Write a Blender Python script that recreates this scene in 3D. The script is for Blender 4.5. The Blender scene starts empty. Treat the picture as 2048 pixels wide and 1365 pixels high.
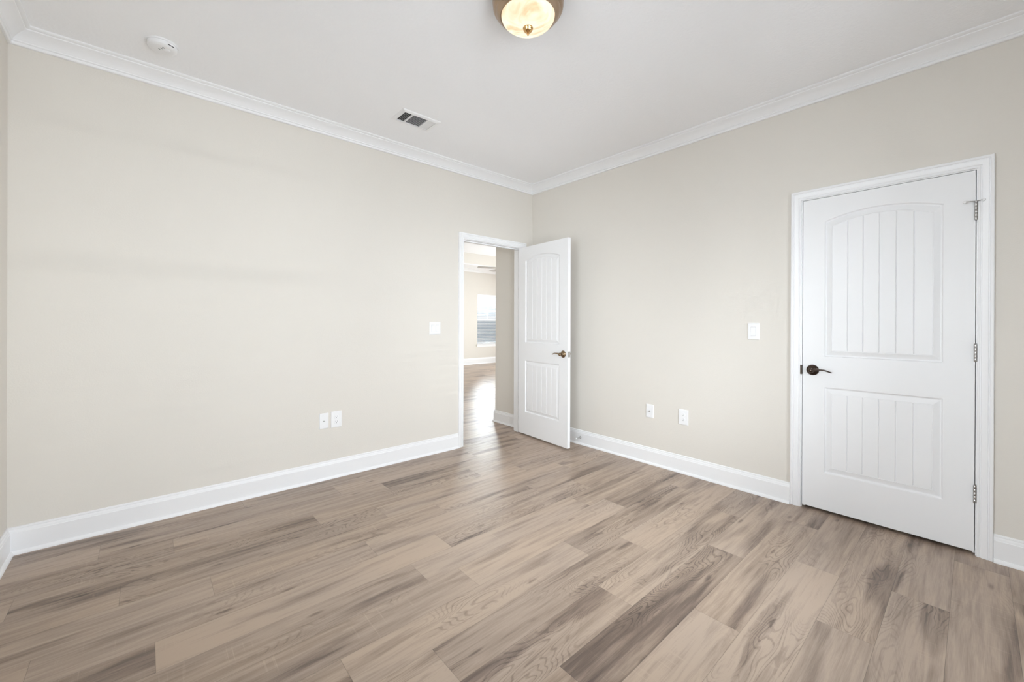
import bpy, bmesh, math, random
from mathutils import Vector, Matrix
random.seed(7)
S = bpy.context.scene
COL = S.collection
PI = math.pi

# ---------------------------------------------------------------- camera
F_PX, YAW, CAMX, CAMY, CAMZ, V0, PITCH, ROLL = 823.11, 0.84438, -3.2607, -3.3311, 1.22, 645.65, -0.00113, 0.00352
cam_data = bpy.data.cameras.new('camera')
cam_data.sensor_width = 36.0
cam_data.lens = F_PX / 2048 * 36.0
cam_data.shift_y = -(682.5 - V0) / 2048
cam_data.clip_start = 0.02
cam = bpy.data.objects.new('camera', cam_data)
COL.objects.link(cam)
_F = Vector((math.cos(YAW) * math.cos(PITCH), math.sin(YAW) * math.cos(PITCH), math.sin(PITCH)))
_R = Vector((math.sin(YAW), -math.cos(YAW), 0))
_U = _R.cross(_F)
_R2 = _R * math.cos(ROLL) + _U * math.sin(ROLL)
_U2 = -_R * math.sin(ROLL) + _U * math.cos(ROLL)
_M = Matrix(((_R2.x, _U2.x, -_F.x, CAMX), (_R2.y, _U2.y, -_F.y, CAMY), (_R2.z, _U2.z, -_F.z, CAMZ), (0, 0, 0, 1)))
cam.matrix_world = _M
S.camera = cam

# ---------------------------------------------------------------- world, colour management
w = bpy.data.worlds.new('world'); S.world = w; w.use_nodes = True
wn = w.node_tree; wn.nodes.clear()
wo = wn.nodes.new('ShaderNodeOutputWorld'); bg = wn.nodes.new('ShaderNodeBackground')
tc = wn.nodes.new('ShaderNodeTexCoord'); sp = wn.nodes.new('ShaderNodeSeparateXYZ'); rp = wn.nodes.new('ShaderNodeValToRGB')
wn.links.new(tc.outputs['Generated'], sp.inputs[0]); wn.links.new(sp.outputs['Z'], rp.inputs[0])
rp.color_ramp.elements[0].position = 0.0; rp.color_ramp.elements[0].color = (0.42, 0.45, 0.50, 1)
rp.color_ramp.elements[1].position = 0.06; rp.color_ramp.elements[1].color = (0.90, 0.96, 1.0, 1)
wn.links.new(rp.outputs[0], bg.inputs['Color']); bg.inputs['Strength'].default_value = 1.15
wn.links.new(bg.outputs[0], wo.inputs[0])
S.view_settings.view_transform = 'Standard'
S.view_settings.look = 'None'
S.view_settings.gamma = 1.0
S.view_settings.use_curve_mapping = False
S.view_settings.exposure = 0.0
S.cycles.use_denoising = True
S.cycles.max_bounces = 10
S.cycles.diffuse_bounces = 7
S.cycles.glossy_bounces = 4
S.cycles.transparent_max_bounces = 12
S.cycles.sample_clamp_indirect = 6.0
S.cycles.caustics_reflective = False
S.cycles.caustics_refractive = False

# ---------------------------------------------------------------- daylight through the windows
def area(name, loc, direction, sx, sy, power, col=(1, 1, 1), spread=180):
    l = bpy.data.lights.new(name, 'AREA'); l.shape = 'RECTANGLE'; l.size = sx; l.size_y = sy
    l.energy = power; l.color = col; l.spread = math.radians(spread)
    o = bpy.data.objects.new(name, l); COL.objects.link(o); o.location = loc
    o.rotation_euler = Vector(direction).to_track_quat('-Z', 'Y').to_euler()
    return o
# windows behind the camera, plus an unseen west one added to brighten wall_east
area('daylight_bedroom_south_left', (-2.42, -4.00, 1.39), (0, 1, 0.0), 1.06, 1.54, 112, (0.935, 0.975, 1.035))
area('daylight_bedroom_south_right', (-1.28, -4.00, 1.39), (0, 1, 0.0), 1.06, 1.54, 172, (0.935, 0.975, 1.035))
area('added_fill_bedroom_west', (-3.95, -2.45, 1.39), (1, 0, 0.0), 1.40, 1.54, 108, (0.935, 0.975, 1.035))
# unseen narrow lamp added outside as a sun glint, banding walls through the blinds
area('added_glint_lamp_bedroom', (-1.7, -8.0, 1.20), (0.05, 1, 0.03), 0.9, 0.03, 11, (1.0, 0.98, 0.95), 90)
# living room windows
area('daylight_living_north', (4.38, 6.80, 2.35), (0, -1, -0.5), 1.3, 1.2, 780, (0.93, 0.98, 1.03))
area('daylight_living_north_east', (6.1, 6.6, 1.5), (0, -1, -0.2), 1.1, 1.6, 450, (0.93, 0.98, 1.03))
area('daylight_living_east', (7.35, 3.4, 1.5), (-1, 0, -0.05), 3.2, 1.9, 700, (0.93, 0.98, 1.03))

# ---------------------------------------------------------------- helpers
def obj(name, bm, mat, parent=None, smooth=False, label=None):
    me = bpy.data.meshes.new(name)
    bmesh.ops.remove_doubles(bm, verts=bm.verts, dist=1e-6)
    bmesh.ops.recalc_face_normals(bm, faces=bm.faces)
    bm.to_mesh(me); bm.free()
    o = bpy.data.objects.new(name, me); COL.objects.link(o)
    for m in (mat if isinstance(mat, (list, tuple)) else [mat]):
        me.materials.append(m)
    if smooth:
        for p in me.polygons: p.use_smooth = True
        try: me.set_sharp_from_angle(angle=math.radians(smooth if smooth is not True else 40))
        except Exception: pass
    if parent: o.parent = parent
    if label: o['label'] = label
    return o
def tag(o, label, cat, group=None, kind=None):
    o['label'] = label; o['category'] = cat
    if group: o['group'] = group
    if kind: o['kind'] = kind
    return o
def empty(name, loc=(0, 0, 0), rz=0, parent=None):
    o = bpy.data.objects.new(name, None); COL.objects.link(o); o.location = loc; o.rotation_euler = (0, 0, rz)
    o.empty_display_size = 0.05
    if parent: o.parent = parent
    return o
def struct(name, bm, mat, label=None, parent=None, smooth=False):
    o = obj(name, bm, mat, parent, smooth)
    if parent is None:
        o['kind'] = 'structure'
        if label: o['label'] = label
    return o
def box(bm, x0, x1, y0, y1, z0, z1, bev=0.0):
    t = bmesh.new()
    v = [t.verts.new((x, y, z)) for x in (x0, x1) for y in (y0, y1) for z in (z0, z1)]
    for f in ((0, 1, 3, 2), (4, 6, 7, 5), (0, 4, 5, 1), (2, 3, 7, 6), (0, 2, 6, 4), (1, 5, 7, 3)):
        t.faces.new([v[i] for i in f])
    if bev > 0:
        bmesh.ops.recalc_face_normals(t, faces=t.faces)
        bmesh.ops.bevel(t, geom=list(t.edges), offset=bev, segments=2, profile=0.6, affect='EDGES')
    merge(bm, t)
def merge(bm, t, M=None):
    if M is not None: bmesh.ops.transform(t, matrix=M, verts=t.verts)
    me = bpy.data.meshes.new('tmp'); t.to_mesh(me); t.free(); bm.from_mesh(me); bpy.data.meshes.remove(me)
def lathe(bm, prof, n=48, M=None):
    t = bmesh.new(); rings = []
    for r, z in prof:
        if r < 1e-6: rings.append([t.verts.new((0, 0, z))])
        else: rings.append([t.verts.new((r * math.cos(2 * PI * i / n), r * math.sin(2 * PI * i / n), z)) for i in range(n)])
    for a, b in zip(rings, rings[1:]):
        for i in range(n):
            j = (i + 1) % n
            if len(a) == 1 and len(b) == 1: continue
            if len(a) == 1: t.faces.new((a[0], b[i], b[j]))
            elif len(b) == 1: t.faces.new((a[i], a[j], b[0]))
            else: t.faces.new((a[i], a[j], b[j], b[i]))
    merge(bm, t, M)
def tube(bm, pts, rad, n=12, flat=None):
    """swept tube through pts with radius per point; flat=(sx,sy) per point scales the two cross axes"""
    pts = [Vector(p) for p in pts]; t = bmesh.new(); rings = []
    for k, p in enumerate(pts):
        d = (pts[min(k + 1, len(pts) - 1)] - pts[max(k - 1, 0)]).normalized()
        up = Vector((0, 0, 1)) if abs(d.z) < 0.95 else Vector((0, 1, 0))
        a = d.cross(up).normalized(); b = a.cross(d).normalized()
        r = rad[k] if isinstance(rad, (list, tuple)) else rad
        fa, fb = flat[k] if flat else (1, 1)
        rings.append([t.verts.new(p + a * (r * fa * math.cos(2 * PI * i / n)) + b * (r * fb * math.sin(2 * PI * i / n))) for i in range(n)])
    for a, b in zip(rings, rings[1:]):
        for i in range(n): t.faces.new((a[i], a[(i + 1) % n], b[(i + 1) % n], b[i]))
    t.faces.new(rings[0]); t.faces.new(list(reversed(rings[-1])))
    merge(bm, t)
def sweep(bm, prof, frames, cap=True):
    """prof: list of (a,b); frames: list of functions (a,b)->xyz ; quads between successive frames (profile open, closed by caps)"""
    t = bmesh.new(); rings = [[t.verts.new(f(a, b)) for a, b in prof] for f in frames]
    n = len(prof)
    for A, B in zip(rings, rings[1:]):
        for i in range(n):
            j = (i + 1) % n
            t.faces.new((A[i], A[j], B[j], B[i]))
    if cap:
        t.faces.new(rings[0]); t.faces.new(list(reversed(rings[-1])))
    merge(bm, t)

# ---------------------------------------------------------------- materials
def mat(name):
    m = bpy.data.materials.new(name); m.use_nodes = True; nt = m.node_tree
    return m, nt, nt.nodes['Principled BSDF']
def N(nt, typ, **kw):
    n = nt.nodes.new(typ)
    for k, v in kw.items():
        if k == 'inp':
            for a, b in v.items(): n.inputs[a].default_value = b
        else: setattr(n, k, v)
    return n
def L(nt, a, b): nt.links.new(a, b)
def plain(name, col, rough=0.5, metal=0.0, spec=0.5, bump=0.0, bscale=200, var=0.0, vscale=3.0):
    m, nt, b = mat(name)
    b.inputs['Roughness'].default_value = rough; b.inputs['Metallic'].default_value = metal
    b.inputs['Specular IOR Level'].default_value = spec
    tcn = N(nt, 'ShaderNodeTexCoord')
    nz = N(nt, 'ShaderNodeTexNoise', inp={'Scale': vscale, 'Detail': 4.0, 'Roughness': 0.6})
    L(nt, tcn.outputs['Object'], nz.inputs['Vector'])
    mx = N(nt, 'ShaderNodeMix', data_type='RGBA')
    c = col
    mx.inputs[6].default_value = (c[0] * (1 - var), c[1] * (1 - var), c[2] * (1 - var), 1)
    mx.inputs[7].default_value = (c[0] * (1 + var), c[1] * (1 + var), c[2] * (1 + var), 1)
    L(nt, nz.outputs[0], mx.inputs[0]); L(nt, mx.outputs[2], b.inputs['Base Color'])
    if bump > 0:
        n2 = N(nt, 'ShaderNodeTexNoise', inp={'Scale': bscale, 'Detail': 3.0, 'Roughness': 0.55})
        L(nt, tcn.outputs['Object'], n2.inputs['Vector'])
        bp = N(nt, 'ShaderNodeBump', inp={'Strength': 1.0, 'Distance': bump})
        L(nt, n2.outputs[0], bp.inputs['Height']); L(nt, bp.outputs[0], b.inputs['Normal'])
    return m
M_WALL = plain('wall_paint_beige', (0.715, 0.68, 0.628), 0.75, spec=0.25, bump=0.0006, bscale=130, var=0.02, vscale=1.5)
M_CEIL = plain('ceiling_texture_white', (0.93, 0.935, 0.955), 0.85, spec=0.2, bump=0.0016, bscale=55, var=0.01)
M_TRIM = plain('trim_semigloss_white', (0.86, 0.86, 0.87), 0.35, spec=0.4, var=0.005)
M_DOOR = plain('door_semigloss_white', (0.84, 0.84, 0.85), 0.38, spec=0.4, bump=0.00008, bscale=300, var=0.005)
M_PLATE = plain('plate_plastic_white', (0.85, 0.85, 0.86), 0.3, spec=0.5)
M_SLOT = plain('slot_dark', (0.03, 0.03, 0.03), 0.6)
M_BRONZE = plain('oil_rubbed_bronze', (0.075, 0.055, 0.045), 0.22, metal=1.0, var=0.5, vscale=60)
M_ANTIQUE = plain('antique_brass_lever', (0.30, 0.22, 0.14), 0.25, metal=1.0, var=0.3, vscale=60)
M_NICKEL = plain('satin_nickel', (0.50, 0.49, 0.48), 0.32, metal=1.0, var=0.05)
M_PAN = plain('brushed_bronze_pan', (0.42, 0.31, 0.22), 0.28, metal=1.0, var=0.12, vscale=9)
M_GOLD = plain('polished_gold_bronze', (0.72, 0.45, 0.20), 0.16, metal=1.0, var=0.1, vscale=30)
M_DARK = plain('closet_dark', (0.04, 0.04, 0.04), 0.9)
M_VINYL = plain('window_vinyl_white', (0.85, 0.85, 0.86), 0.4)
M_BLIND = plain('blind_slat_white', (0.86, 0.86, 0.86), 0.45)
M_CORD = plain('blind_cord', (0.75, 0.76, 0.78), 0.8)
M_RUBBER = plain('rubber_white', (0.8, 0.8, 0.8), 0.6)
M_FAN = plain('fan_white', (0.7, 0.7, 0.69), 0.4)
M_GROUND = plain('outside_ground', (0.25, 0.28, 0.24), 0.9, var=0.2)

def glass_mat():
    m = bpy.data.materials.new('window_glass'); m.use_nodes = True; nt = m.node_tree; nt.nodes.clear()
    o = N(nt, 'ShaderNodeOutputMaterial'); mx = N(nt, 'ShaderNodeMixShader')
    tr = N(nt, 'ShaderNodeBsdfTransparent', inp={'Color': (0.96, 0.98, 0.98, 1)})
    gl = N(nt, 'ShaderNodeBsdfGlossy', inp={'Roughness': 0.02})
    fr = N(nt, 'ShaderNodeFresnel', inp={'IOR': 1.45})
    L(nt, fr.outputs[0], mx.inputs[0]); L(nt, tr.outputs[0], mx.inputs[1]); L(nt, gl.outputs[0], mx.inputs[2]); L(nt, mx.outputs[0], o.inputs[0])
    return m
M_GLASS = glass_mat()

def shade_mat():
    m, nt, b = mat('alabaster_glass_lit')
    tcn = N(nt, 'ShaderNodeTexCoord')
    n1 = N(nt, 'ShaderNodeTexNoise', inp={'Scale': 7.0, 'Detail': 3.0, 'Roughness': 0.5, 'Distortion': 2.2})
    L(nt, tcn.outputs['Object'], n1.inputs['Vector'])
    r = N(nt, 'ShaderNodeValToRGB'); e = r.color_ramp.elements
    e[0].position = 0.36; e[0].color = (0.92, 0.62, 0.32, 1)
    e[1].position = 0.62; e[1].color = (1.0, 0.96, 0.78, 1)
    x = r.color_ramp.elements.new(0.48); x.color = (1.0, 0.84, 0.56, 1)
    L(nt, n1.outputs[0], r.inputs[0])
    b.inputs['Base Color'].default_value = (0.20, 0.18, 0.15, 1); b.inputs['Roughness'].default_value = 0.25
    L(nt, r.outputs[0], b.inputs['Emission Color']); b.inputs['Emission Strength'].default_value = 0.92
    return m
M_SHADE = shade_mat()

def floor_mat():
    m, nt, b = mat('vinyl_plank_floor')
    uv = N(nt, 'ShaderNodeUVMap', uv_map='plank'); at = N(nt, 'ShaderNodeAttribute', attribute_name='pv')
    su = N(nt, 'ShaderNodeSeparateXYZ'); L(nt, uv.outputs[0], su.inputs[0])
    sa = N(nt, 'ShaderNodeSeparateXYZ'); L(nt, at.outputs['Vector'], sa.inputs[0])
    def M_(op, a, c=None, d=None):
        n = N(nt, 'ShaderNodeMath', operation=op)
        for i, v in enumerate((a, c, d)):
            if v is None: continue
            if isinstance(v, (int, float)): n.inputs[i].default_value = v
            else: L(nt, v, n.inputs[i])
        return n.outputs[0]
    u, v = su.outputs[0], su.outputs[1]; r1, r2, tone = sa.outputs[0], sa.outputs[1], sa.outputs[2]
    def vec(ku, kv, ou, ov):
        c = N(nt, 'ShaderNodeCombineXYZ')
        L(nt, M_('MULTIPLY_ADD', u, ku, M_('MULTIPLY', r1, ou)), c.inputs[0])
        L(nt, M_('MULTIPLY_ADD', v, kv, M_('MULTIPLY', r2, ov)), c.inputs[1])
        L(nt, M_('MULTIPLY', r1, 7.3), c.inputs[2])
        return c.outputs[0]
    def noise(vv, det=3.0, rough=0.55, dist=0.0):
        n = N(nt, 'ShaderNodeTexNoise', inp={'Scale': 1.0, 'Detail': det, 'Roughness': rough, 'Distortion': dist})
        L(nt, vv, n.inputs['Vector']); return n.outputs[0]
    def ramp(x, a, c, lo=0.0, hi=1.0):
        n = N(nt, 'ShaderNodeMapRange', inp={'From Min': a, 'From Max': c, 'To Min': lo, 'To Max': hi}, interpolation_type='SMOOTHSTEP'); L(nt, x, n.inputs['Value']); return n.outputs[0]
    broad = noise(vec(1.3, 9.0, 91.0, 57.0), 2.5, 0.5, 0.3)           # cloudy dark patches
    patch = ramp(broad, 0.50, 0.70)
    streak = noise(vec(2.2, 34.0, 33.0, 71.0), 4.0, 0.6, 0.6)         # long grain streaks
    fine = noise(vec(14.0, 420.0, 13.0, 29.0), 3.0, 0.7)              # pores
    field = noise(vec(1.9, 8.5, 47.0, 23.0), 1.6, 0.4, 0.35)          # cathedral rings: level lines of a smooth field
    wob = M_('MULTIPLY', streak, 0.035)
    ring = M_('SINE', M_('MULTIPLY', M_('ADD', field, wob), 190.0))
    ring = ramp(ring, 0.35, 1.0)
    rmask = ramp(noise(vec(1.1, 3.5, 17.0, 83.0), 1.5, 0.5), 0.50, 0.68)
    rings = M_('MULTIPLY', ring, rmask)
    # knots
    vo = N(nt, 'ShaderNodeTexVoronoi', inp={'Scale': 1.0, 'Randomness': 1.0}); L(nt, vec(2.6, 9.0, 61.0, 37.0), vo.inputs['Vector'])
    knot = ramp(vo.outputs['Distance'], 0.13, 0.02)
    # saw marks across the plank
    saw = noise(vec(150.0, 4.0, 71.0, 19.0), 1.0, 0.5); saw = ramp(saw, 0.62, 0.78)
    smask = ramp(noise(vec(1.5, 5.0, 29.0, 11.0), 1.0), 0.50, 0.62)
    saws = M_('MULTIPLY', saw, smask)
    # darkness 0..1
    d = M_('MULTIPLY', patch, 0.42)
    d = M_('ADD', d, M_('MULTIPLY', ramp(streak, 0.35, 0.75), 0.29))
    d = M_('ADD', d, M_('MULTIPLY', M_('SUBTRACT', fine, 0.5), 0.42))
    d = M_('ADD', d, M_('MULTIPLY', rings, 0.28))
    d = M_('ADD', d, M_('MULTIPLY', knot, 0.40))
    d = M_('SUBTRACT', d, M_('MULTIPLY', saws, 0.17))
    mid = noise(vec(7.0, 120.0, 43.0, 67.0), 2.0, 0.6)
    d = M_('ADD', d, M_('MULTIPLY', M_('SUBTRACT', mid, 0.5), 0.30))
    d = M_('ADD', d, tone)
    # seams
    du = M_('MINIMUM', u, M_('SUBTRACT', 1.2135, u)); dv = M_('MINIMUM', v, M_('SUBTRACT', 0.1813, v))
    seam = ramp(M_('MINIMUM', du, dv), 0.0011, 0.0004)
    cr = N(nt, 'ShaderNodeValToRGB'); el = cr.color_ramp.elements
    el[0].position = 0.0; el[0].color = (0.450, 0.345, 0.264, 1)
    el[1].position = 1.0; el[1].color = (0.072, 0.052, 0.040, 1)
    a = el.new(0.34); a.color = (0.312, 0.233, 0.178, 1)
    a = el.new(0.66); a.color = (0.168, 0.120, 0.093, 1)
    L(nt, d, cr.inputs[0])
    # slight hue variation between warm and grey
    hm = N(nt, 'ShaderNodeMix', data_type='RGBA'); hm.blend_type = 'MULTIPLY'
    hn = noise(vec(1.0, 3.0, 5.0, 99.0), 1.0)
    L(nt, ramp(hn, 0.35, 0.65), hm.inputs[0]); L(nt, cr.outputs[0], hm.inputs[6]); hm.inputs[7].default_value = (0.94, 0.955, 0.99, 1)
    sm = N(nt, 'ShaderNodeMix', data_type='RGBA'); L(nt, M_('MULTIPLY', seam, 0.45), sm.inputs[0]); L(nt, hm.outputs[2], sm.inputs[6]); sm.inputs[7].default_value = (0.06, 0.045, 0.035, 1)
    L(nt, sm.outputs[2], b.inputs['Base Color'])
    rr = ramp(streak, 0.3, 0.8, 0.33, 0.42); L(nt, rr, b.inputs['Roughness'])
    b.inputs['Specular IOR Level'].default_value = 0.40
    hgt = M_('SUBTRACT', M_('MULTIPLY', fine, 0.3), M_('ADD', M_('MULTIPLY', rings, 0.3), M_('MULTIPLY', seam, 2.0)))
    bp = N(nt, 'ShaderNodeBump', inp={'Strength': 0.6, 'Distance': 0.0003}); L(nt, hgt, bp.inputs['Height']); L(nt, bp.outputs[0], b.inputs['Normal'])
    return m
M_FLOOR = floor_mat()

# ---------------------------------------------------------------- dimensions (metres, room corner at the origin)
CH = 2.743                      # ceiling height
XW, YS = -3.80, -3.85           # west and south walls
T = 0.115                       # wall thickness
XE, YN, YH = 6.9, 6.28, 0.585   # living room east, north, south faces
OP0, OP1, OPZ = -0.935, -0.165, 2.031    # doorway in the north wall
DP0, DP1 = -3.334, -2.567                # closet doorway in the east wall

# ---------------------------------------------------------------- floor: one quad per plank
def make_floor():
    W, PL = 0.1813, 1.2135
    butts = {0: -0.35, 1: -2.23, 2: -1.935, 3: -2.477, 4: -2.133, 5: -1.818, 6: -2.355, 7: -0.807, 8: -2.266, 9: -2.107, 10: -1.522,
             11: -1.249, 12: -0.482, 13: -0.95, 14: -1.51, 15: -0.765, 16: -1.20, 17: -0.72, 18: -0.15, 19: -0.416}
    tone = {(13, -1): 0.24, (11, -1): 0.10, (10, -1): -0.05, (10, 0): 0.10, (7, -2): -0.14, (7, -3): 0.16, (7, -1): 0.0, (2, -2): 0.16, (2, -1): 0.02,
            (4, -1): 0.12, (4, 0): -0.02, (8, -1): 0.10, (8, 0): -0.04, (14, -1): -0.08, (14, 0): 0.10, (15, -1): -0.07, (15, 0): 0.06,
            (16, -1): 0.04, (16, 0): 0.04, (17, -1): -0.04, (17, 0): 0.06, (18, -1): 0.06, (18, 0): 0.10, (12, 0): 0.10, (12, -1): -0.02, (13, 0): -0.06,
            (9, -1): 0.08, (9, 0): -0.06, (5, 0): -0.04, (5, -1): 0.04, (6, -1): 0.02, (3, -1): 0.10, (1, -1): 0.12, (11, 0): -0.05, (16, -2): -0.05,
            (7, 0): 0.12, (8, 1): 0.03, (6, 1): 0.10, (5, 1): -0.02, (9, 1): 0.12, (10, 1): 0.0, (4, 1): 0.06, (3, 1): -0.03, (0, -2): 0.10, (0, -1): 0.10, (0, -3): 0.1}  # planks by the east wall: a few darkened slightly to mimic its shade
    bm = bmesh.new(); uvl = bm.loops.layers.uv.new('plank'); pv = bm.loops.layers.float_color.new('pv')
    rng = random.Random(11)
    def row(k, x0, x1):
        y1 = -k * W; y0 = y1 - W
        if k in butts: b = butts[k]
        else: b = rng.uniform(0, PL)
        i0 = math.floor((x0 - b) / PL); i1 = math.ceil((x1 - b) / PL)
        for i in range(i0, i1):
            xa, xb = b + i * PL, b + (i + 1) * PL
            ca, cb = max(xa, x0), min(xb, x1)
            if cb - ca < 1e-4: continue
            ya, yb = max(y0, YS - T), y1
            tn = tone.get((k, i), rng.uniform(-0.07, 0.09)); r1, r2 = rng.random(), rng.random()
            f = bm.faces.new([bm.verts.new(p) for p in ((ca, ya, 0), (cb, ya, 0), (cb, yb, 0), (ca, yb, 0))])
            flip = rng.random() < 0.5
            for l, (x, y) in zip(f.loops, ((ca, ya), (cb, ya), (cb, yb), (ca, yb))):
                uu = x - xa; vv = y - y0
                l[uvl].uv = (PL - uu, vv) if flip else (uu, vv)
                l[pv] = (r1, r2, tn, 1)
    for k in range(0, 22): row(k, XW - T, 1.0)
    for k in range(-36, 0): row(k, -1.6, XE + T)
    me = bpy.data.meshes.new('floor'); bm.to_mesh(me); bm.free()
    o = bpy.data.objects.new('floor', me); COL.objects.link(o); me.materials.append(M_FLOOR)
    o['kind'] = 'structure'; o['label'] = 'grey-brown wood-look plank floor running through the doorway'
    # slab below
    b2 = bmesh.new(); box(b2, XW - T, XE + T, YS - T, YN + T, -0.08, -0.002)
    struct('floor', b2, M_DARK, 'subfloor slab under the planks')
make_floor()

# ---------------------------------------------------------------- walls and ceilings
def wall_with_holes(bm, axis, a0, a1, t0, t1, z1, holes):
    """wall running along axis ('x' or 'y') from a0..a1, thickness t0..t1, holes = [(h0,h1,zb,zt)]"""
    def bx(p0, p1, q0, q1):
        if p1 - p0 < 1e-5 or q1 - q0 < 1e-5: return
        if axis == 'x': box(bm, p0, p1, t0, t1, q0, q1)
        else: box(bm, t0, t1, p0, p1, q0, q1)
    cur = a0
    for h0, h1, zb, zt in sorted(holes):
        bx(cur, h0, 0, z1); bx(h0, h1, 0, zb); bx(h0, h1, zt, z1); cur = h1
    bx(cur, a1, 0, z1)
HZ = 3.3
BWS = [(-2.95, -1.89, 0.62, 2.16), (-1.81, -0.75, 0.62, 2.16)]           # bedroom window behind the camera
bm = bmesh.new(); wall_with_holes(bm, 'x', XW - T, T, 0, T, CH + 0.1, [(OP0 - 0.02, OP1 + 0.02, 0, OPZ + 0.02)]); struct('wall_north', bm, M_WALL, 'beige wall with the open doorway')
bm = bmesh.new(); wall_with_holes(bm, 'y', YS - T, 0, 0, T, CH + 0.1, [(DP0 - 0.02, DP1 + 0.02, 0, OPZ + 0.02)]); struct('wall_east', bm, M_WALL, 'beige wall with the closed white door')
WW = (-3.15, -1.75, 0.62, 2.16)
bm = bmesh.new(); wall_with_holes(bm, 'y', YS - T, 0, XW - T, XW, CH + 0.1, [WW]); struct('wall_west', bm, M_WALL, 'beige wall at the left edge')
bm = bmesh.new(); wall_with_holes(bm, 'x', XW, 0, YS - T, YS, CH + 0.1, BWS); struct('wall_south', bm, M_WALL, 'beige wall behind the camera with a window')
bm = bmesh.new(); box(bm, XW - T, T, YS - T, T, CH, CH + 0.12); struct('ceiling', bm, M_CEIL, 'white textured bedroom ceiling')
# closet behind the closed door, walls coloured near black to hold its shade
bm = bmesh.new(); box(bm, T, 0.9, -3.7, -3.6, 0, CH); box(bm, T, 0.9, -2.3, -2.2, 0, CH); box(bm, 0.9, 1.0, -3.7, -2.2, 0, CH); box(bm, T, 1.0, -3.7, -2.2, 2.5, 2.6)
struct('wall_closet', bm, M_DARK, 'closet behind the closed door, shade put into its dark walls')
# passage and living room beyond the doorway
HX = -0.05
LW = [(3.93, 4.84, 0.57, 2.03), (5.65, 6.55, 0.57, 2.03)]
EWN = (2.0, 4.9, 0.45, 2.1)
bm = bmesh.new(); box(bm, HX, XE, T, YH, 0, HZ); struct('wall_passage', bm, M_WALL, 'short beige wall seen through the open doorway')
bm = bmesh.new(); wall_with_holes(bm, 'x', -1.6, XE, YN, YN + T, HZ, LW); struct('wall_living_north', bm, M_WALL, 'far living room wall with a blinded window')
bm = bmesh.new(); wall_with_holes(bm, 'y', YH, YN + T, XE, XE + T, HZ, [EWN]); struct('wall_living_east', bm, M_WALL, 'living room wall with wide windows')
bm = bmesh.new(); box(bm, -1.6 - T, -1.6, T, YN + T, 0, HZ); struct('wall_living_west', bm, M_WALL, 'living room wall left of the doorway')
# tray ceiling
TX0, TX1, TY0, TY1, TZ = -0.4, 5.9, 1.5, 5.56, 3.05
bm = bmesh.new()
for a in ((-1.6, TX0, T, YN), (TX1, XE, T, YN), (TX0, TX1, T, TY0), (TX0, TX1, TY1, YN)): box(bm, a[0], a[1], a[2], a[3], CH, CH + 0.02)
box(bm, -1.6, XE, T, YN, HZ - 0.02, HZ)
box(bm, TX0, TX1, TY0, TY1, TZ, TZ + 0.02)
struct('ceiling_living', bm, M_CEIL, 'white tray ceiling of the living room')
bm = bmesh.new()
box(bm, TX0 - 0.02, TX1 + 0.02, TY1, TY1 + 0.02, CH + 0.02, TZ + 0.02); box(bm, TX0 - 0.02, TX1 + 0.02, TY0 - 0.02, TY0, CH + 0.02, TZ + 0.02)
box(bm, TX0 - 0.02, TX0, TY0, TY1, CH + 0.02, TZ + 0.02); box(bm, TX1, TX1 + 0.02, TY0, TY1, CH + 0.02, TZ + 0.02)
struct('wall_tray', bm, M_WALL, 'beige upright faces of the tray ceiling')
bm = bmesh.new(); box(bm, -14, 20, -22, 24, -0.6, -0.5); struct('ground_outside', bm, M_GROUND, 'ground outside the house')

# ---------------------------------------------------------------- mouldings
CROWN = [(0, -.087), (.011, -.087), (.014, -.084), (.0145, -.078), (.0135, -.0725), (.016, -.0715), (.0195, -.0690), (.0200, -.0655), (.0180, -.0632), (.0195, -.0615), (.026, -.053), (.034, -.044),
         (.044, -.035), (.055, -.028), (.066, -.022), (.071, -.019), (.072, -.014), (.078, -.013), (.084, -.010), (.088, -.006), (.088, 0), (0, 0)]
BASE = [(0, .141), (.004, .141), (.008, .138), (.009, .133), (.008, .129), (.0105, .126), (.012, .121), (.0125, .115), (.013, .113), (.0155, .111), (.0155, .019),
        (.020, .018), (.025, .013), (.028, .006), (.028, 0), (0, 0)]
CASE = [(0, 0), (0, .009), (.002, .011), (.008, .011), (.0095, .008), (.013, .008), (.016, .0115), (.028, .0135), (.037, .016), (.039, .013), (.042, .013), (.045, .018),
        (.054, .018), (.057, .016), (.058, .012), (.058, 0)]
def run_x(prof, x0, x1, y, sy, z, m0=0, m1=0):
    """moulding along x on a wall face y, projecting sy*a; m0,m1 mitre factors at ends (+1 inside corner shortens)"""
    b = bmesh.new()
    sweep(b, prof, [lambda a, c: (x0 + m0 * a, y + sy * a, z + c), lambda a, c: (x1 - m1 * a, y + sy * a, z + c)])
    return b
def run_y(prof, y0, y1, x, sx, z, m0=0, m1=0):
    b = bmesh.new()
    sweep(b, prof, [lambda a, c: (x + sx * a, y0 + m0 * a, z + c), lambda a, c: (x + sx * a, y1 - m1 * a, z + c)])
    return b
CO = 0.058; RV = 0.005
struct('trim_1', run_x(CROWN, XW, 0, 0, -1, CH, 1, 1), M_TRIM, 'white crown moulding over the wall with the doorway', smooth=25)
struct('trim_2', run_y(CROWN, YS, 0, 0, -1, CH, 1, 1), M_TRIM, 'white crown moulding over the wall with the closed door', smooth=25)
struct('trim_3', run_y(CROWN, YS, 0, XW, 1, CH, 1, 1), M_TRIM, 'white crown moulding over the left edge wall', smooth=25)
struct('trim_4', run_x(CROWN, XW, 0, YS, 1, CH, 1, 1), M_TRIM, 'white crown moulding behind the camera', smooth=25)
struct('baseboard_north', run_x(BASE, XW, OP0 - RV - CO, 0, -1, 0, 1, 0), M_TRIM, 'white baseboard left of the doorway', smooth=25)
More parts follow.
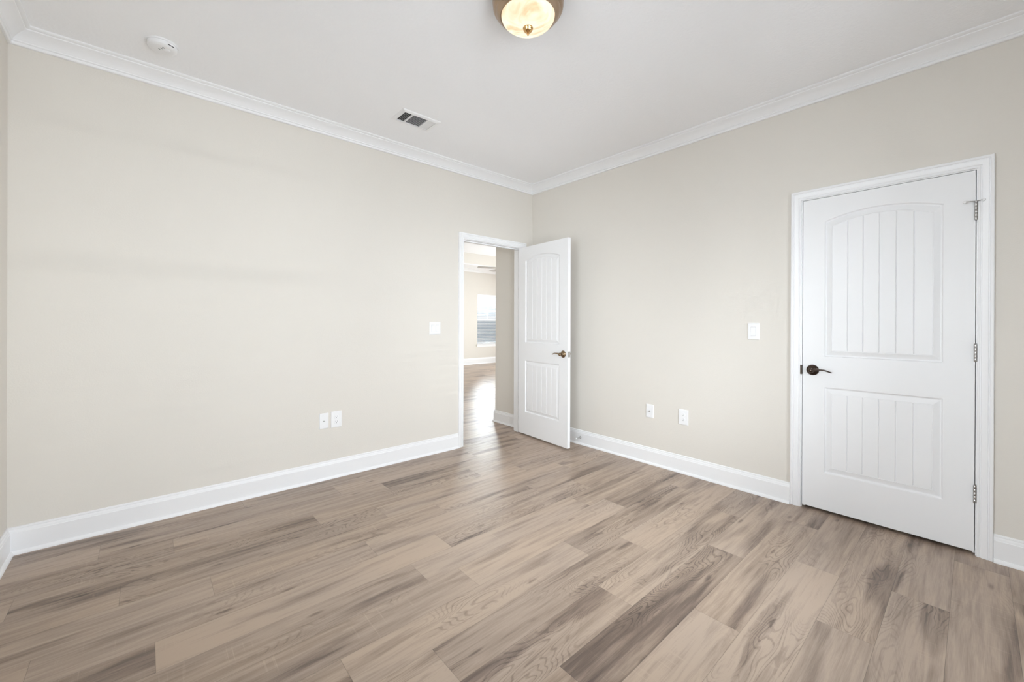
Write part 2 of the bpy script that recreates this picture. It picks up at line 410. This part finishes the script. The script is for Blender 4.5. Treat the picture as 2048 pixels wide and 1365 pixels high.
struct('baseboard_north_corner', run_x(BASE, OP1 + RV + CO, 0, 0, -1, 0, 0, 1), M_TRIM, 'short white baseboard behind the open door', smooth=25)
struct('baseboard_east', run_y(BASE, DP1 + RV + CO, 0, 0, -1, 0, 0, 1), M_TRIM, 'white baseboard between the doors', smooth=25)
struct('baseboard_east_end', run_y(BASE, YS, DP0 - RV - CO, 0, -1, 0, 1, 0), M_TRIM, 'white baseboard right of the closed door', smooth=25)
struct('baseboard_west', run_y(BASE, YS, 0, XW, 1, 0, 1, 1), M_TRIM, 'white baseboard on the left edge wall', smooth=25)
struct('baseboard_south', run_x(BASE, XW, 0, YS, 1, 0, 1, 1), M_TRIM, 'white baseboard behind the camera', smooth=25)
# passage baseboard wraps the outer corner
b = bmesh.new()
sweep(b, BASE, [lambda a, c: (HX - a, T + 0.0, c), lambda a, c: (HX - a, YH + a, c), lambda a, c: (XE, YH + a, c)])
struct('baseboard_passage', b, M_TRIM, 'white baseboard seen through the open doorway', smooth=25)
struct('baseboard_living_north', run_x([(a, c * 1.25) for a, c in BASE], -1.6, XE, YN, -1, 0), M_TRIM, 'white baseboard under the far window', smooth=25)
struct('trim_5', run_x(CROWN, -1.6, XE, YN, -1, CH), M_TRIM, 'white crown moulding in the far room', smooth=25)

def casing(name, axis, lo, hi, top, face, sgn, label):
    """three sided mitred casing round an opening; profile CASE (w from inner edge outward, thickness)"""
    b = bmesh.new(); i0, i1, it = lo - RV, hi + RV, top + RV
    def P(s, z, t): return (s, face + sgn * t, z) if axis == 'x' else (face + sgn * t, s, z)
    sweep(b, CASE, [lambda a, t: P(i0 - a, 0.0, t), lambda a, t: P(i0 - a, it + a, t), lambda a, t: P(i1 + a, it + a, t), lambda a, t: P(i1 + a, 0.0, t)])
    return struct(name, b, M_TRIM, label, smooth=25)
c1 = casing('trim_6', 'x', OP0, OP1, OPZ, 0, -1, 'white casing round the open doorway')
c2 = casing('trim_7', 'y', DP0, DP1, OPZ, 0, -1, 'white casing round the closed door')
c3 = casing('trim_8', 'x', OP0, OP1, OPZ, T, 1, 'white casing on the passage side of the doorway')
def jamb(name, axis, lo, hi, top, stop0, stop1, label):
    b = bmesh.new(); e = 0.0
    def B(s0, s1, t0, t1, z0, z1):
        if axis == 'x': box(b, s0, s1, t0, t1, z0, z1)
        else: box(b, t0, t1, s0, s1, z0, z1)
    B(lo - 0.02, lo, e, T - e, 0, top + 0.02); B(hi, hi + 0.02, e, T - e, 0, top + 0.02); B(lo, hi, e, T - e, top, top + 0.02)
    B(lo, lo + 0.011, stop0, stop1, 0, top); B(hi - 0.011, hi, stop0, stop1, 0, top); B(lo + 0.011, hi - 0.011, stop0, stop1, top - 0.011, top)
    return struct(name, b, M_TRIM, label)
j1 = jamb('trim_9', 'x', OP0, OP1, OPZ, 0.037, 0.072, 'white jamb lining of the open doorway')
j2 = jamb('trim_10', 'y', DP0, DP1, OPZ, 0.037, 0.072, 'white jamb lining of the closed doorway')
bm = bmesh.new(); box(bm, OP0 - 0.0015, OP0 + 0.0012, 0.006, 0.034, 0.885, 0.945); obj('strike_plate', bm, M_NICKEL, j1, label='nickel strike plate')
bm = bmesh.new(); box(bm, -0.0125, 0.030, DP1 - 0.0012, DP1 + 0.008, 0.882, 0.942, 0.001); obj('strike_plate', bm, M_BRONZE, j2, label='dark bronze strike plate')

# ---------------------------------------------------------------- moulded two-panel plank doors
def panel_face(bm, W, z0, z1, side, D):
    """front (side=1, depth 0 plane, relief inward) of a slab; local coords u (0..W), depth d inward, z"""
    t = bmesh.new()
    def V(u, d, z): return t.verts.new((u, d if side > 0 else D - d, z))
    ml = 0.114; u0, u1 = ml, W - ml
    prof = [(0, 0), (.003, .0005), (.006, .0075), (.009, .0110), (.013, .0115), (.0400, .0030), (.0410, .0052), (.0430, .0052), (.044, .0036)]
    fw = (u1 - u0) - 2 * .044
    gy = [i / 6 for i in range(1, 6)]; gw = .0034 / fw
    # breakpoints across the field
    br = [(0, 0)]
    for k in range(6):
        a = 0 if k == 0 else gy[k - 1] + gw
        e = 1 if k == 5 else gy[k] - gw
        if k > 0: br.append((a, 0))
        for q in (1, 2, 3): br.append((a + (e - a) * q / 4, 0))
        if k < 5: br.append((e, 0)); br.append((gy[k], 1))
    br.append((1, 0)); br = sorted(set(br))
    T_ = [b_[0] for b_ in br]
    def zt(t_, o, zc, rise): return zc - o * 1.02 + rise * (1 - (2 * t_ - 1) ** 2)
    def panel(zb, zc, rise):
        loops = []
        for o, d in prof:
            bot = [V(u0 + o + (u1 - u0 - 2 * o) * q, d, zb + o) for q in T_]
            top = [V(u0 + o + (u1 - u0 - 2 * o) * q, d, zt(q, o, zc, rise)) for q in T_]
            loops.append((bot, top))
        for (b0, t0), (b1, t1) in zip(loops, loops[1:]):
            for i in range(len(T_) - 1):
                t.faces.new((b0[i], b0[i + 1], b1[i + 1], b1[i])); t.faces.new((t0[i], t0[i + 1], t1[i + 1], t1[i]))
            t.faces.new((b0[0], t0[0], t1[0], b1[0])); t.faces.new((b0[-1], t0[-1], t1[-1], b1[-1]))
        bl, tl = loops[-1]; od, o = prof[-1][1], prof[-1][0]
        # field with V grooves
        gb = [V(v.co.x, od + .0042, v.co.z) if br[i][1] else v for i, v in enumerate(bl)]
        gt = [V(v.co.x, od + .0042, v.co.z) if br[i][1] else v for i, v in enumerate(tl)]
        for i in range(len(T_) - 1): t.faces.new((gb[i], gb[i + 1], gt[i + 1], gt[i]))
        for i, (q, g) in enumerate(br):
            if g:
                t.faces.new((bl[i - 1], bl[i], gb[i])); t.faces.new((bl[i], bl[i + 1], gb[i]))
                t.faces.new((tl[i - 1], tl[i], gt[i])); t.faces.new((tl[i], tl[i + 1], gt[i]))
        return loops[0]
    LB, LT = panel(.254, .810, 0.0)
    UB, UT = panel(1.002, 1.880, 0.046)
    def strip(A, B):
        for i in range(len(A) - 1): t.faces.new((A[i], A[i + 1], B[i + 1], B[i]))
    bot = [V(v.co.x, 0, z0) for v in LB]; top = [V(v.co.x, 0, z1) for v in UT]
    strip(bot, LB); strip(LT, UB); strip(UT, top)
    # stiles
    for uu, idx in ((0, 0), (W, -1)):
        zs = [z0, .254, .810, 1.002, UT[idx].co.z, z1]
        inner = [bot[idx], LB[idx], LT[idx], UB[idx], UT[idx], top[idx]]
        outer = [V(uu, 0, z) for z in zs]
        for i in range(5): t.faces.new((inner[i], inner[i + 1], outer[i + 1], outer[i]))
    merge(bm, t)
def slab_mesh(W, z0, z1, D=0.035):
    bm = bmesh.new()
    panel_face(bm, W, z0, z1, 1, D); panel_face(bm, W, z0, z1, -1, D)
    t = bmesh.new()
    # edge faces
    for quad in (((0, 0, z0), (0, D, z0), (0, D, z1), (0, 0, z1)), ((W, 0, z0), (W, D, z0), (W, D, z1), (W, 0, z1)),
                 ((0, 0, z1), (W, 0, z1), (W, D, z1), (0, D, z1)), ((0, 0, z0), (W, 0, z0), (W, D, z0), (0, D, z0))):
        t.faces.new([t.verts.new(p) for p in quad])
    merge(bm, t)
    return bm
def lever(parent, u, d, z, direction, out, m, name='door_handle'):
    """rose and lever. u along door, d = surface depth, out = -1 or +1 towards viewer side, lever points along u*direction"""
    b = bmesh.new()
    M = Matrix.Translation((u, d, z)) @ Matrix.Rotation(-out * PI / 2, 4, 'X')
    # the lathe axis is along +local z, turned to point outwards
    lathe(b, [(0, 0), (.0335, 0), (.0345, .0015), (.0345, .004), (.032, .008), (.026, .0125), (.019, .0155), (.0145, .018), (.0125, .022), (.0125, .040), (.0150, .044), (.0150, .052), (.011, .057), (0, .059)], 40, M)
    r = obj(name, b, m, parent, smooth=50)
    b = bmesh.new()
    y = d + out * .047
    P, R, FL = [], [], []
    for k in range(15):
        s = k / 14
        P.append((u + direction * (.002 + .108 * s), y + out * (.004 * math.sin(PI * s)), z + .001 + .0065 * math.sin(PI * min(1, s * 1.1)) - .013 * max(0, s - .62) ** 1.3 * 2.0))
        R.append(.0105 - .0045 * min(1, s * 1.6) + (.0012 * math.sin(PI * max(0, (s - .45) / .55))) - (.003 if k == 14 else 0)); FL.append((1.0, .62 + .38 * (1 - min(1, s * 2))))
    tube(b, P, R, 14, FL)
    obj('lever', b, m, r, smooth=60)
    return r
def hinge(parent, u, d, zc, m, h=.092, r=.0065):
    b = bmesh.new()
    for k in range(5):
        z0 = zc - h / 2 + k * h / 5 + .0005; z1 = z0 + h / 5 - .001
        lathe(b, [(0, z0), (r - .0006, z0), (r, z0 + .0008), (r, z1 - .0008), (r - .0006, z1), (0, z1)], 20, Matrix.Translation((u, d, 0)))
    lathe(b, [(0, zc + h / 2), (.0045, zc + h / 2), (.005, zc + h / 2 + .003), (0, zc + h / 2 + .005)], 16, Matrix.Translation((u, d, 0)))
    # visible leaf edges next to the knuckle
    box(b, u - .0035, u + .0, d, d + .03, zc - h / 2, zc + h / 2); box(b, u + .0, u + .0035, d, d + .03, zc - h / 2, zc + h / 2)
    return obj('hinge', b, m, parent, smooth=40)

SZ0, SZ1, SW = 0.019, 2.028, 0.761
# closed closet door: local u runs from the hinge (y=-3.331) towards the latch (+y); front faces -x
d1 = empty('door_1', (0, DP0 + .003, 0), PI / 2)
d1['kind'] = 'structure'; d1['label'] = 'closed white two-panel plank door in the right-hand wall'
# Rz(90): local x -> +y, local y -> -x ; so front depth must be measured along -local y: mirror with scale
def mirrored(o):
    for v in o.data.vertices: v.co.y = -v.co.y
    bmr = bmesh.new(); bmr.from_mesh(o.data); bmesh.ops.recalc_face_normals(bmr, faces=bmr.faces); bmr.to_mesh(o.data); bmr.free()
    return o
s = mirrored(obj('door_slab', slab_mesh(SW, SZ0, SZ1), M_DOOR, d1))
lh = lever(d1, SW - .056, 0, .914, -1, 1, M_BRONZE); lh['label'] = 'dark bronze lever handle'
bm = bmesh.new(); box(bm, SW - .0005, SW + .0022, -.030, -.0015, .885, .940); obj('latch_plate', bm, M_BRONZE, d1)
hs = [hinge(d1, -.0015, .0055, z, M_NICKEL) for z in (1.812, 1.067, .325)]
for hh in hs: mirrored(hh)
for hh in hs:
    for v in hh.data.vertices: v.co.y += .011
# hinge pin door stop on the top hinge
b = bmesh.new()
zt_ = 1.812 + .051
lathe(b, [(.004, zt_ - .002), (.010, zt_ - .002), (.010, zt_ + .002), (.004, zt_ + .002)], 20, Matrix.Translation((-.0015, .0055, 0)))
tube(b, [(-.0015, .0065, zt_), (.018, .022, zt_), (.034, .026, zt_)], [.0035, .003, .0028], 10, [(1.6, .7)] * 3)
tube(b, [(-.0015, .0065, zt_), (-.014, .020, zt_), (-.024, .026, zt_)], [.0035, .003, .003], 10, [(1.6, .7)] * 3)
ps = obj('hinge_stop', b, M_NICKEL, hs[0], smooth=50)
b = bmesh.new(); lathe(b, [(0, 0), (.0065, 0), (.0075, .003), (.0065, .010), (0, .011)], 20, Matrix.Translation((.038, .027, zt_)) @ Matrix.Rotation(PI / 2, 4, 'X'))
lathe(b, [(0, 0), (.0065, 0), (.0075, .003), (.0065, .007), (0, .008)], 20, Matrix.Translation((-.027, .027, zt_)) @ Matrix.Rotation(PI / 2, 4, 'X'))
obj('stop_bumper', b, M_RUBBER, hs[0], smooth=50)

# open door in the doorway: pivot near the corner, swings into the room; local x runs back from the hinge
OPEN = math.radians(85.2)
d2 = empty('door_2', (OP1 - .002, -.006, 0), PI + OPEN)
d2['kind'] = 'structure'; d2['label'] = 'white two-panel plank door standing open into the room'
s2 = obj('door_slab', slab_mesh(SW, SZ0, SZ1), M_DOOR, d2)
# closed pose: local +x = world -x, local +y = world -y (room side). Slab occupies world y .006...041 from pivot -> local y -.041..-.006
for v in s2.data.vertices: v.co.y = v.co.y - .041; v.co.x += .003
lh = lever(d2, SW - .056, -.041, .914, -1, -1, M_ANTIQUE); lh['label'] = 'antique brass lever handle facing the camera'
lh = lever(d2, SW - .056, -.006, .914, -1, 1, M_ANTIQUE); lh['label'] = 'antique brass lever handle on the wall side'
bm = bmesh.new(); box(bm, SW + .0025, SW + .0042, -.036, -.011, .885, .942); lp = obj('latch_plate', bm, M_NICKEL, d2)
bm = bmesh.new(); box(bm, SW + .004, SW + .012, -.029, -.017, .905, .922, .002); obj('latch_bolt', bm, M_NICKEL, lp)
for z in (1.812, 1.067, .325): hinge(d2, 0, 0, z, M_NICKEL)

# ---------------------------------------------------------------- wall plates
def wall_thing(name, wall, s, z, label, cat, group=None):
    """local frame: x along the wall (to the viewer's right), y out of the wall, z up"""
    if wall == 'north': o = empty(name, (s, 0, z), PI)        # local +x -> -x world, +y -> -y
    else: o = empty(name, (0, s, z), PI / 2)                   # local +x -> +y, +y -> -x
    return tag(o, label, cat, group)
def plate(parent, wd, ht, holes=None, th=.0060):
    b = bmesh.new(); t = bmesh.new()
    bev = .006
    ring = []
    for o, d in ((0, 0), (0, .0030), (.0015, .0050), (.004, th), (.008, th)):
        ring.append([t.verts.new(p) for p in ((-wd / 2 + o, d, -ht / 2 + o), (wd / 2 - o, d, -ht / 2 + o), (wd / 2 - o, d, ht / 2 - o), (-wd / 2 + o, d, ht / 2 - o))])
    for A, B in zip(ring, ring[1:]):
        for i in range(4): t.faces.new((A[i], A[(i + 1) % 4], B[(i + 1) % 4], B[i]))
    t.faces.new(ring[-1]); t.faces.new(ring[0]); merge(b, t)
    return obj('cover_plate', b, M_PLATE, parent)
def screws(parent, pts, d=.0055):
    for x, z in pts:
        b = bmesh.new(); lathe(b, [(0, 0), (.0032, 0), (.0030, .0008), (0, .0012)], 16, Matrix.Translation((x, d, z)) @ Matrix.Rotation(-PI / 2, 4, 'X'))
        obj('screw', b, M_PLATE, parent)
def rocker(parent, cx, half_tilt=1):
    b = bmesh.new(); box(b, cx - .0172, cx + .0172, .005, .0066, -.0335, .0335); fr = obj('rocker_frame', b, M_PLATE, parent)
    b = bmesh.new(); box(b, cx - .0161, cx + .0161, .0062, .0068, -.0323, .0323); obj('rocker_shade_plate', b, M_SLOT, fr, label='dark plate whose rim reads as the shaded gap round the rocker')  # plate's dark colour stands in for shade inside the gap
    b = bmesh.new(); t = bmesh.new(); w2, h2 = .0155, .0315
    pr = [(-h2, .0072 + (.0003 if half_tilt > 0 else .0045)), (0, .0082), (h2, .0072 + (.0045 if half_tilt > 0 else .0003))]
    L0 = [t.verts.new((cx - w2, d, z)) for z, d in pr]; R0 = [t.verts.new((cx + w2, d, z)) for z, d in pr]
    Lb = [t.verts.new((cx - w2, .005, z)) for z, d in pr]; Rb = [t.verts.new((cx + w2, .005, z)) for z, d in pr]
    for i in range(2):
        t.faces.new((L0[i], R0[i], R0[i + 1], L0[i + 1])); t.faces.new((L0[i], L0[i + 1], Lb[i + 1], Lb[i])); t.faces.new((R0[i], R0[i + 1], Rb[i + 1], Rb[i]))
    t.faces.new((L0[0], R0[0], Rb[0], Lb[0])); t.faces.new((L0[2], R0[2], Rb[2], Lb[2])); merge(b, t)
    obj('rocker', b, M_PLATE, parent)
def receptacle(parent):
    for cz in (.0195, -.0195):
        b = bmesh.new(); t = bmesh.new(); n = 40; rings = []
        for r, d in ((.0172, .005), (.0172, .0068), (.0165, .0074)):
            vs = []
            for i in range(n):
                a = 2 * PI * i / n; x = r * math.cos(a); z = max(-.0142, min(.0142, r * math.sin(a)))
                vs.append(t.verts.new((x, d, cz + z)))
            rings.append(vs)
        for A, B in zip(rings, rings[1:]):
            for i in range(n): t.faces.new((A[i], A[(i + 1) % n], B[(i + 1) % n], B[i]))
        t.faces.new(rings[-1]); merge(b, t)
        f = obj('receptacle', b, M_PLATE, parent, smooth=30)
        b = bmesh.new()
        box(b, -.0072, -.0056, .0072, .0077, cz + .0008, cz + .0082); box(b, .0056, .0072, .0072, .0077, cz + .0016, cz + .0082)
        lathe(b, [(0, 0), (.0026, 0), (.0026, .0004), (0, .0004)], 16, Matrix.Translation((0, .0073, cz - .0068)) @ Matrix.Rotation(-PI / 2, 4, 'X'))
        obj('slot', b, M_SLOT, f, label='dark outlet slots')
    screws(parent, [(0, 0)], .0055)
def coax(parent):
    b = bmesh.new(); M = Matrix.Translation((0, .0055, 0)) @ Matrix.Rotation(-PI / 2, 4, 'X')
    lathe(b, [(0, 0), (.0062, 0), (.0062, .0025), (.0047, .003), (.0047, .0095), (.0028, .0095), (.0028, .006), (0, .006)], 24, M)
    obj('coax_connector', b, M_NICKEL, parent, smooth=30)
    screws(parent, [(0, .042), (0, -.042)])
o = wall_thing('light_switch', 'north', -1.259, 1.160, 'white double rocker switch plate left of the open doorway', 'light switch'); plate(o, .116, .116); rocker(o, -.023, -1); rocker(o, .023, 1); screws(o, [(-.023, .048), (.023, .048), (-.023, -.048), (.023, -.048)])
o = wall_thing('light_switch', 'east', -2.274, 1.160, 'white single rocker switch plate left of the closed door', 'light switch'); plate(o, .074, .118); rocker(o, 0, -1); screws(o, [(0, .048), (0, -.048)])
o = wall_thing('cable_jack', 'north', -2.237, .453, 'white coaxial jack plate on the left wall beside a power outlet', 'wall jack'); plate(o, .068, .118); coax(o)
o = wall_thing('power_outlet', 'north', -2.145, .453, 'white duplex power outlet on the left wall right of the jack plate', 'power outlet'); plate(o, .080, .126); receptacle(o)
o = wall_thing('cable_jack', 'east', -1.464, .455, 'white coaxial jack plate on the right wall between the doors', 'wall jack'); plate(o, .070, .114); coax(o)
o = wall_thing('power_outlet', 'east', -1.761, .453, 'white duplex power outlet on the right wall near the closed door', 'power outlet'); plate(o, .080, .124); receptacle(o)

# ---------------------------------------------------------------- door stop on the baseboard
ds = tag(empty('door_stop', (-.0155, -.715, .070), PI / 2), 'small nickel door stop with a white tip on the baseboard beside the open door', 'door stop')
b = bmesh.new(); M = Matrix.Rotation(-PI / 2, 4, 'X')
lathe(b, [(0, 0), (.0115, 0), (.0115, .002), (.007, .005), (.0048, .008), (.0045, .062), (0, .062)], 24, M); obj('rod', b, M_NICKEL, ds, smooth=30)
b = bmesh.new(); lathe(b, [(0, .060), (.0065, .060), (.0080, .063), (.0080, .074), (.0065, .078), (0, .079)], 24, M); obj('rubber_tip', b, M_RUBBER, ds, smooth=40)

# ---------------------------------------------------------------- ceiling vent (three-way register)
vt = tag(empty('ceiling_vent', (-1.742, -.524, CH)), 'white rectangular air register with slats set in the ceiling', 'air vent')
VW, VD = .308, .200
b = bmesh.new(); t = bmesh.new(); rings = []
for ox, z in ((0, 0), (0, -.002), (.004, -.006), (.024, -.011), (.0265, -.011), (.0265, -.001)):
    rings.append([t.verts.new(p) for p in ((-VW / 2 + ox, -VD / 2 + ox, z), (VW / 2 - ox, -VD / 2 + ox, z), (VW / 2 - ox, VD / 2 - ox, z), (-VW / 2 + ox, VD / 2 - ox, z))])
for A, B in zip(rings, rings[1:]):
    for i in range(4): t.faces.new((A[i], A[(i + 1) % 4], B[(i + 1) % 4], B[i]))
merge(b, t)
ix, iy = VW / 2 - .0265, VD / 2 - .0265
xa, xb = -.062, .062
for x in (xa, xb): box(b, x - .004, x + .004, -iy, iy, -.0112, -.001)
obj('vent_frame', b, M_TRIM, vt)
b = bmesh.new(); box(b, -ix, ix, -iy, iy, -.0022, -.0008); obj('vent_dark_backing', b, M_SLOT, vt, label='dark backing plate standing for the shaded duct behind the slats')  # black plate: the duct's shade is put into its colour
def slat_row(n, p0, p1, axis, tilt, wd, q0, q1):
    for k in range(n):
        c = p0 + (p1 - p0) * (k + .5) / n; t = bmesh.new(); box(t, q0, q1, -wd / 2, wd / 2, -.0005, .0005)
        M = Matrix.Rotation(tilt, 4, 'X')
        if axis == 'y': M = Matrix.Rotation(PI / 2, 4, 'Z') @ M
        M = Matrix.Translation((0, c, -.0066) if axis == 'x' else (c, 0, -.0066)) @ M
        b = bmesh.new(); merge(b, t, M); obj('slat', b, M_TRIM, vt)
slat_row(5, -ix, xa - .004, 'y', math.radians(-48), .0085, -iy, iy)
slat_row(10, -iy, iy, 'x', math.radians(38), .0102, xa + .004, xb - .004)
slat_row(5, xb + .004, ix, 'y', math.radians(30), .0105, -iy, iy)

# ---------------------------------------------------------------- smoke detector
sd = tag(empty('smoke_detector', (-3.198, -.358, CH)), 'round white smoke detector on the ceiling near the left corner', 'smoke detector')
b = bmesh.new(); lathe(b, [(0, 0), (.071, 0), (.071, -.005), (.069, -.008), (.064, -.008), (0, -.008)], 64); obj('base_ring', b, M_PLATE, sd, smooth=30)
b = bmesh.new(); lathe(b, [(.0, -.007), (.064, -.007), (.064, -.0105), (.0655, -.011), (.0655, -.019), (.063, -.026), (.057, -.031), (.046, -.0335), (0, -.0345)], 64); cv = obj('detector_body', b, M_PLATE, sd, smooth=30)
b = bmesh.new(); lathe(b, [(0, -.034), (.014, -.034), (.014, -.0362), (.0125, -.037), (0, -.037)], 32, Matrix.Translation((.020, -.015, 0))); obj('test_button', b, M_PLATE, sd, smooth=30)
b = bmesh.new()
for k in range(3):
    t = bmesh.new(); box(t, -.005, .005, -.0012, .0012, -.0352, -.0325); merge(b, t, Matrix.Translation((-.012 + .008 * k, -.004 - .014 * k, 0)) @ Matrix.Rotation(math.radians(35), 4, 'Z'))
t = bmesh.new(); box(t, -.015, .015, -.003, .0035, -.0232, -.0205); merge(b, t, Matrix.Rotation(math.radians(33), 4, 'Z') @ Matrix.Translation((0, -.0640, 0)))
obj('vent_slots', b, M_SLOT, sd, label='dark vent slots')

# ---------------------------------------------------------------- flush ceiling light
cl = tag(empty('ceiling_light', (-1.918, -1.926, CH)), 'lit flush-mount ceiling light with bronze pan and alabaster glass dome', 'ceiling light')
b = bmesh.new(); lathe(b, [(0, 0), (.156, 0), (.163, -.004), (.167, -.012), (.167, -.022), (.163, -.030), (.165, -.036), (.165, -.044), (.158, -.056), (.152, -.060), (.151, -.065), (.142, -.076), (.132, -.083), (.127, -.083), (.126, -.076), (.110, -.06), (0, -.05)], 96)
obj('pan', b, M_PAN, cl, smooth=35, label='bronze pan')
b = bmesh.new(); pr = [(.126 * math.cos(a * PI / 2 / 14), -.079 - .058 * math.sin(a * PI / 2 / 14)) for a in range(15)]; pr[-1] = (0, pr[-1][1])
lathe(b, pr, 96); obj('glass_shade', b, M_SHADE, cl, smooth=60, label='glowing cream alabaster glass dome')
b = bmesh.new(); z = -.134
lathe(b, [(0, z), (.0225, z), (.0240, z - .002), (.0240, z - .005), (.0225, z - .006), (.0215, z - .011), (.017, z - .018), (.009, z - .023), (.0042, z - .0245), (.0036, z - .0265), (.0056, z - .029), (.0056, z - .033), (.003, z - .0355), (0, z - .036)], 40)
obj('finial', b, M_GOLD, cl, smooth=50, label='gold-bronze finial')

# ---------------------------------------------------------------- windows with blinds
def window(name, axis, lo, hi, zb, zt, face, out, label, grid=True):
    """axis the wall runs along, face = room face coord, out = direction (+1/-1) to the outside"""
    def B(b, s0, s1, t0, t1, z0, z1, bev=0):
        t0, t1 = sorted((face + out * t0, face + out * t1))
        if axis == 'x': box(b, s0, s1, t0, t1, z0, z1, bev)
        else: box(b, t0, t1, s0, s1, z0, z1, bev)
    b = bmesh.new(); f = .045
    B(b, lo, lo + f, .06, .11, zb, zt); B(b, hi - f, hi, .06, .11, zb, zt); B(b, lo + f, hi - f, .06, .11, zt - f, zt); B(b, lo + f, hi - f, .06, .11, zb, zb + f)
    zm = (zb + zt) / 2 - .02
    B(b, lo + f, hi - f, .065, .105, zm - .025, zm + .025)
    o = struct(name, b, M_VINYL, label)
    if grid:
        b = bmesh.new(); n = max(1, round((hi - lo) / .45)) - 0
        for i in range(1, n): s_ = lo + (hi - lo) * i / n; B(b, s_ - .009, s_ + .009, .082, .092, zm + .025, zt - f)
        zg = (zm + zt) / 2; B(b, lo + f, hi - f, .080, .094, zg - .009, zg + .009)
        obj('grille', b, M_VINYL, o)
    b = bmesh.new(); B(b, lo + f, hi - f, .086, .088, zb + f, zt - f); obj('glass_pane', b, M_GLASS, o)
    b = bmesh.new(); B(b, lo - .03, hi + .03, -.035, .06, zb - .022, zb, .002); B(b, lo - .02, hi + .02, -.012, 0.0, zb - .075, zb - .022); obj('window_sill', b, M_TRIM, o)
    return o
def blind(name, axis, lo, hi, zb, zt, face, out, tilt, label, pitch=.044, depth=.05):
    e = tag(empty(name, ((lo + hi) / 2, face + out * .030, zb) if axis == 'x' else (face + out * .030, (lo + hi) / 2, zb), 0 if axis == 'x' else PI / 2), label, 'window blind')
    wd = (hi - lo) / 2 - .008; H = zt - zb
    b = bmesh.new(); box(b, -wd, wd, -.027, .027, H - .052, H - .002, .002); obj('head_rail', b, M_BLIND, e)
    b = bmesh.new(); box(b, -wd, wd, -.025, .025, .004, .020, .003); obj('bottom_rail', b, M_BLIND, e)
    n = int((H - .09) / pitch); me = None
    for k in range(n):
        z = .040 + k * pitch
        if me is None:
            b = bmesh.new(); t = bmesh.new()
            sec = [(-depth / 2, -.0008), (-depth / 4, .0012), (0, .0018), (depth / 4, .0012), (depth / 2, -.0008)]
            lo_ = [t.verts.new((s_, y, zz + dz)) for s_ in (-wd, wd) for dz in (.0012, -.0012) for y, zz in sec]
            q = 5
            for i in range(4):
                t.faces.new((lo_[i], lo_[i + 1], lo_[2 * q + i + 1], lo_[2 * q + i])); t.faces.new((lo_[q + i], lo_[q + i + 1], lo_[3 * q + i + 1], lo_[3 * q + i]))
            t.faces.new((lo_[0], lo_[q], lo_[3 * q], lo_[2 * q])); t.faces.new((lo_[4], lo_[q + 4], lo_[3 * q + 4], lo_[2 * q + 4]))
            t.faces.new([lo_[i] for i in range(5)] + [lo_[q + i] for i in range(4, -1, -1)]); t.faces.new([lo_[2 * q + i] for i in range(5)] + [lo_[3 * q + i] for i in range(4, -1, -1)])
            merge(b, t, Matrix.Rotation(tilt, 4, 'X')); s_o = obj('slat', b, M_BLIND, e); me = s_o.data
        else:
            s_o = bpy.data.objects.new('slat', me); COL.objects.link(s_o); s_o.parent = e
        s_o.location = (0, 0, z)
    nc = max(2, int((hi - lo) / .6) + 1)
    for i in range(nc):
        x = -wd + .12 + (2 * wd - .24) * i / (nc - 1)
        for y in (-.026, .026):
            b = bmesh.new(); box(b, x - .0008, x + .0008, y - .0008, y + .0008, .015, H - .05); obj('ladder_cord', b, M_CORD, e)
    return e
window('window_1', 'x', *LW[0], YN, 1, 'window with white blinds on the far living room wall')
blind('window_blind', 'x', *LW[0], YN, 1, math.radians(12), 'white slatted blind over the window seen through the doorway')
window('window_2', 'x', *LW[1], YN, 1, 'second window on the far living room wall')
window('window_3', 'y', *EWN, XE, 1, 'wide window on the living room east wall')
window('window_4', 'x', *BWS[0], YS, -1, 'left bedroom window behind the camera')
blind('window_blind', 'x', *BWS[0], YS, -1, math.radians(6), 'white slatted blind over the left bedroom window behind the camera')
window('window_6', 'x', *BWS[1], YS, -1, 'right bedroom window behind the camera')
blind('window_blind', 'x', *BWS[1], YS, -1, math.radians(-35), 'white slatted blind over the right bedroom window behind the camera')
window('window_5', 'y', *WW, XW, -1, 'assumed bedroom window beside the camera, added for its light')  # unseen window put in to carry the added west light
blind('window_blind', 'y', *WW, XW, -1, math.radians(8), 'white slatted blind over the added bedroom window beside the camera')

# ---------------------------------------------------------------- ceiling fan in the living room
fn = tag(empty('ceiling_fan', (2.62, 3.50, 2.40)), 'ceiling fan with pale blades seen through the doorway', 'ceiling fan')
b = bmesh.new(); lathe(b, [(0, .65), (.06, .65), (.055, .61), (.013, .59), (.013, .09), (.05, .08), (.09, .06), (.10, .03), (.10, -.01), (.08, -.04), (0, -.05)], 40); obj('motor_housing', b, M_FAN, fn, smooth=40)
for k in range(5):
    a = math.radians(155 - 72 * k); b = bmesh.new(); t = bmesh.new()
    sec = [(.10, .020), (.18, .050), (.30, .062), (.52, .066), (.60, .060), (.63, .035)]
    up = [t.verts.new((x, y, z)) for z in (.003, -.003) for x, y in sec]; dn = [t.verts.new((x, -y, z)) for z in (.003, -.003) for x, y in sec]
    q = len(sec)
    for i in range(q - 1):
        t.faces.new((up[i], up[i + 1], dn[i + 1], dn[i])); t.faces.new((up[q + i], up[q + i + 1], dn[q + i + 1], dn[q + i]))
        t.faces.new((up[i], up[i + 1], up[q + i + 1], up[q + i])); t.faces.new((dn[i], dn[i + 1], dn[q + i + 1], dn[q + i]))
    t.faces.new((up[0], dn[0], dn[q], up[q])); t.faces.new((up[-1], dn[-1], dn[q - 1], up[q - 1]))
    merge(b, t, Matrix.Rotation(a, 4, 'Z') @ Matrix.Rotation(math.radians(11), 4, 'X')); obj('blade', b, M_FAN, fn)
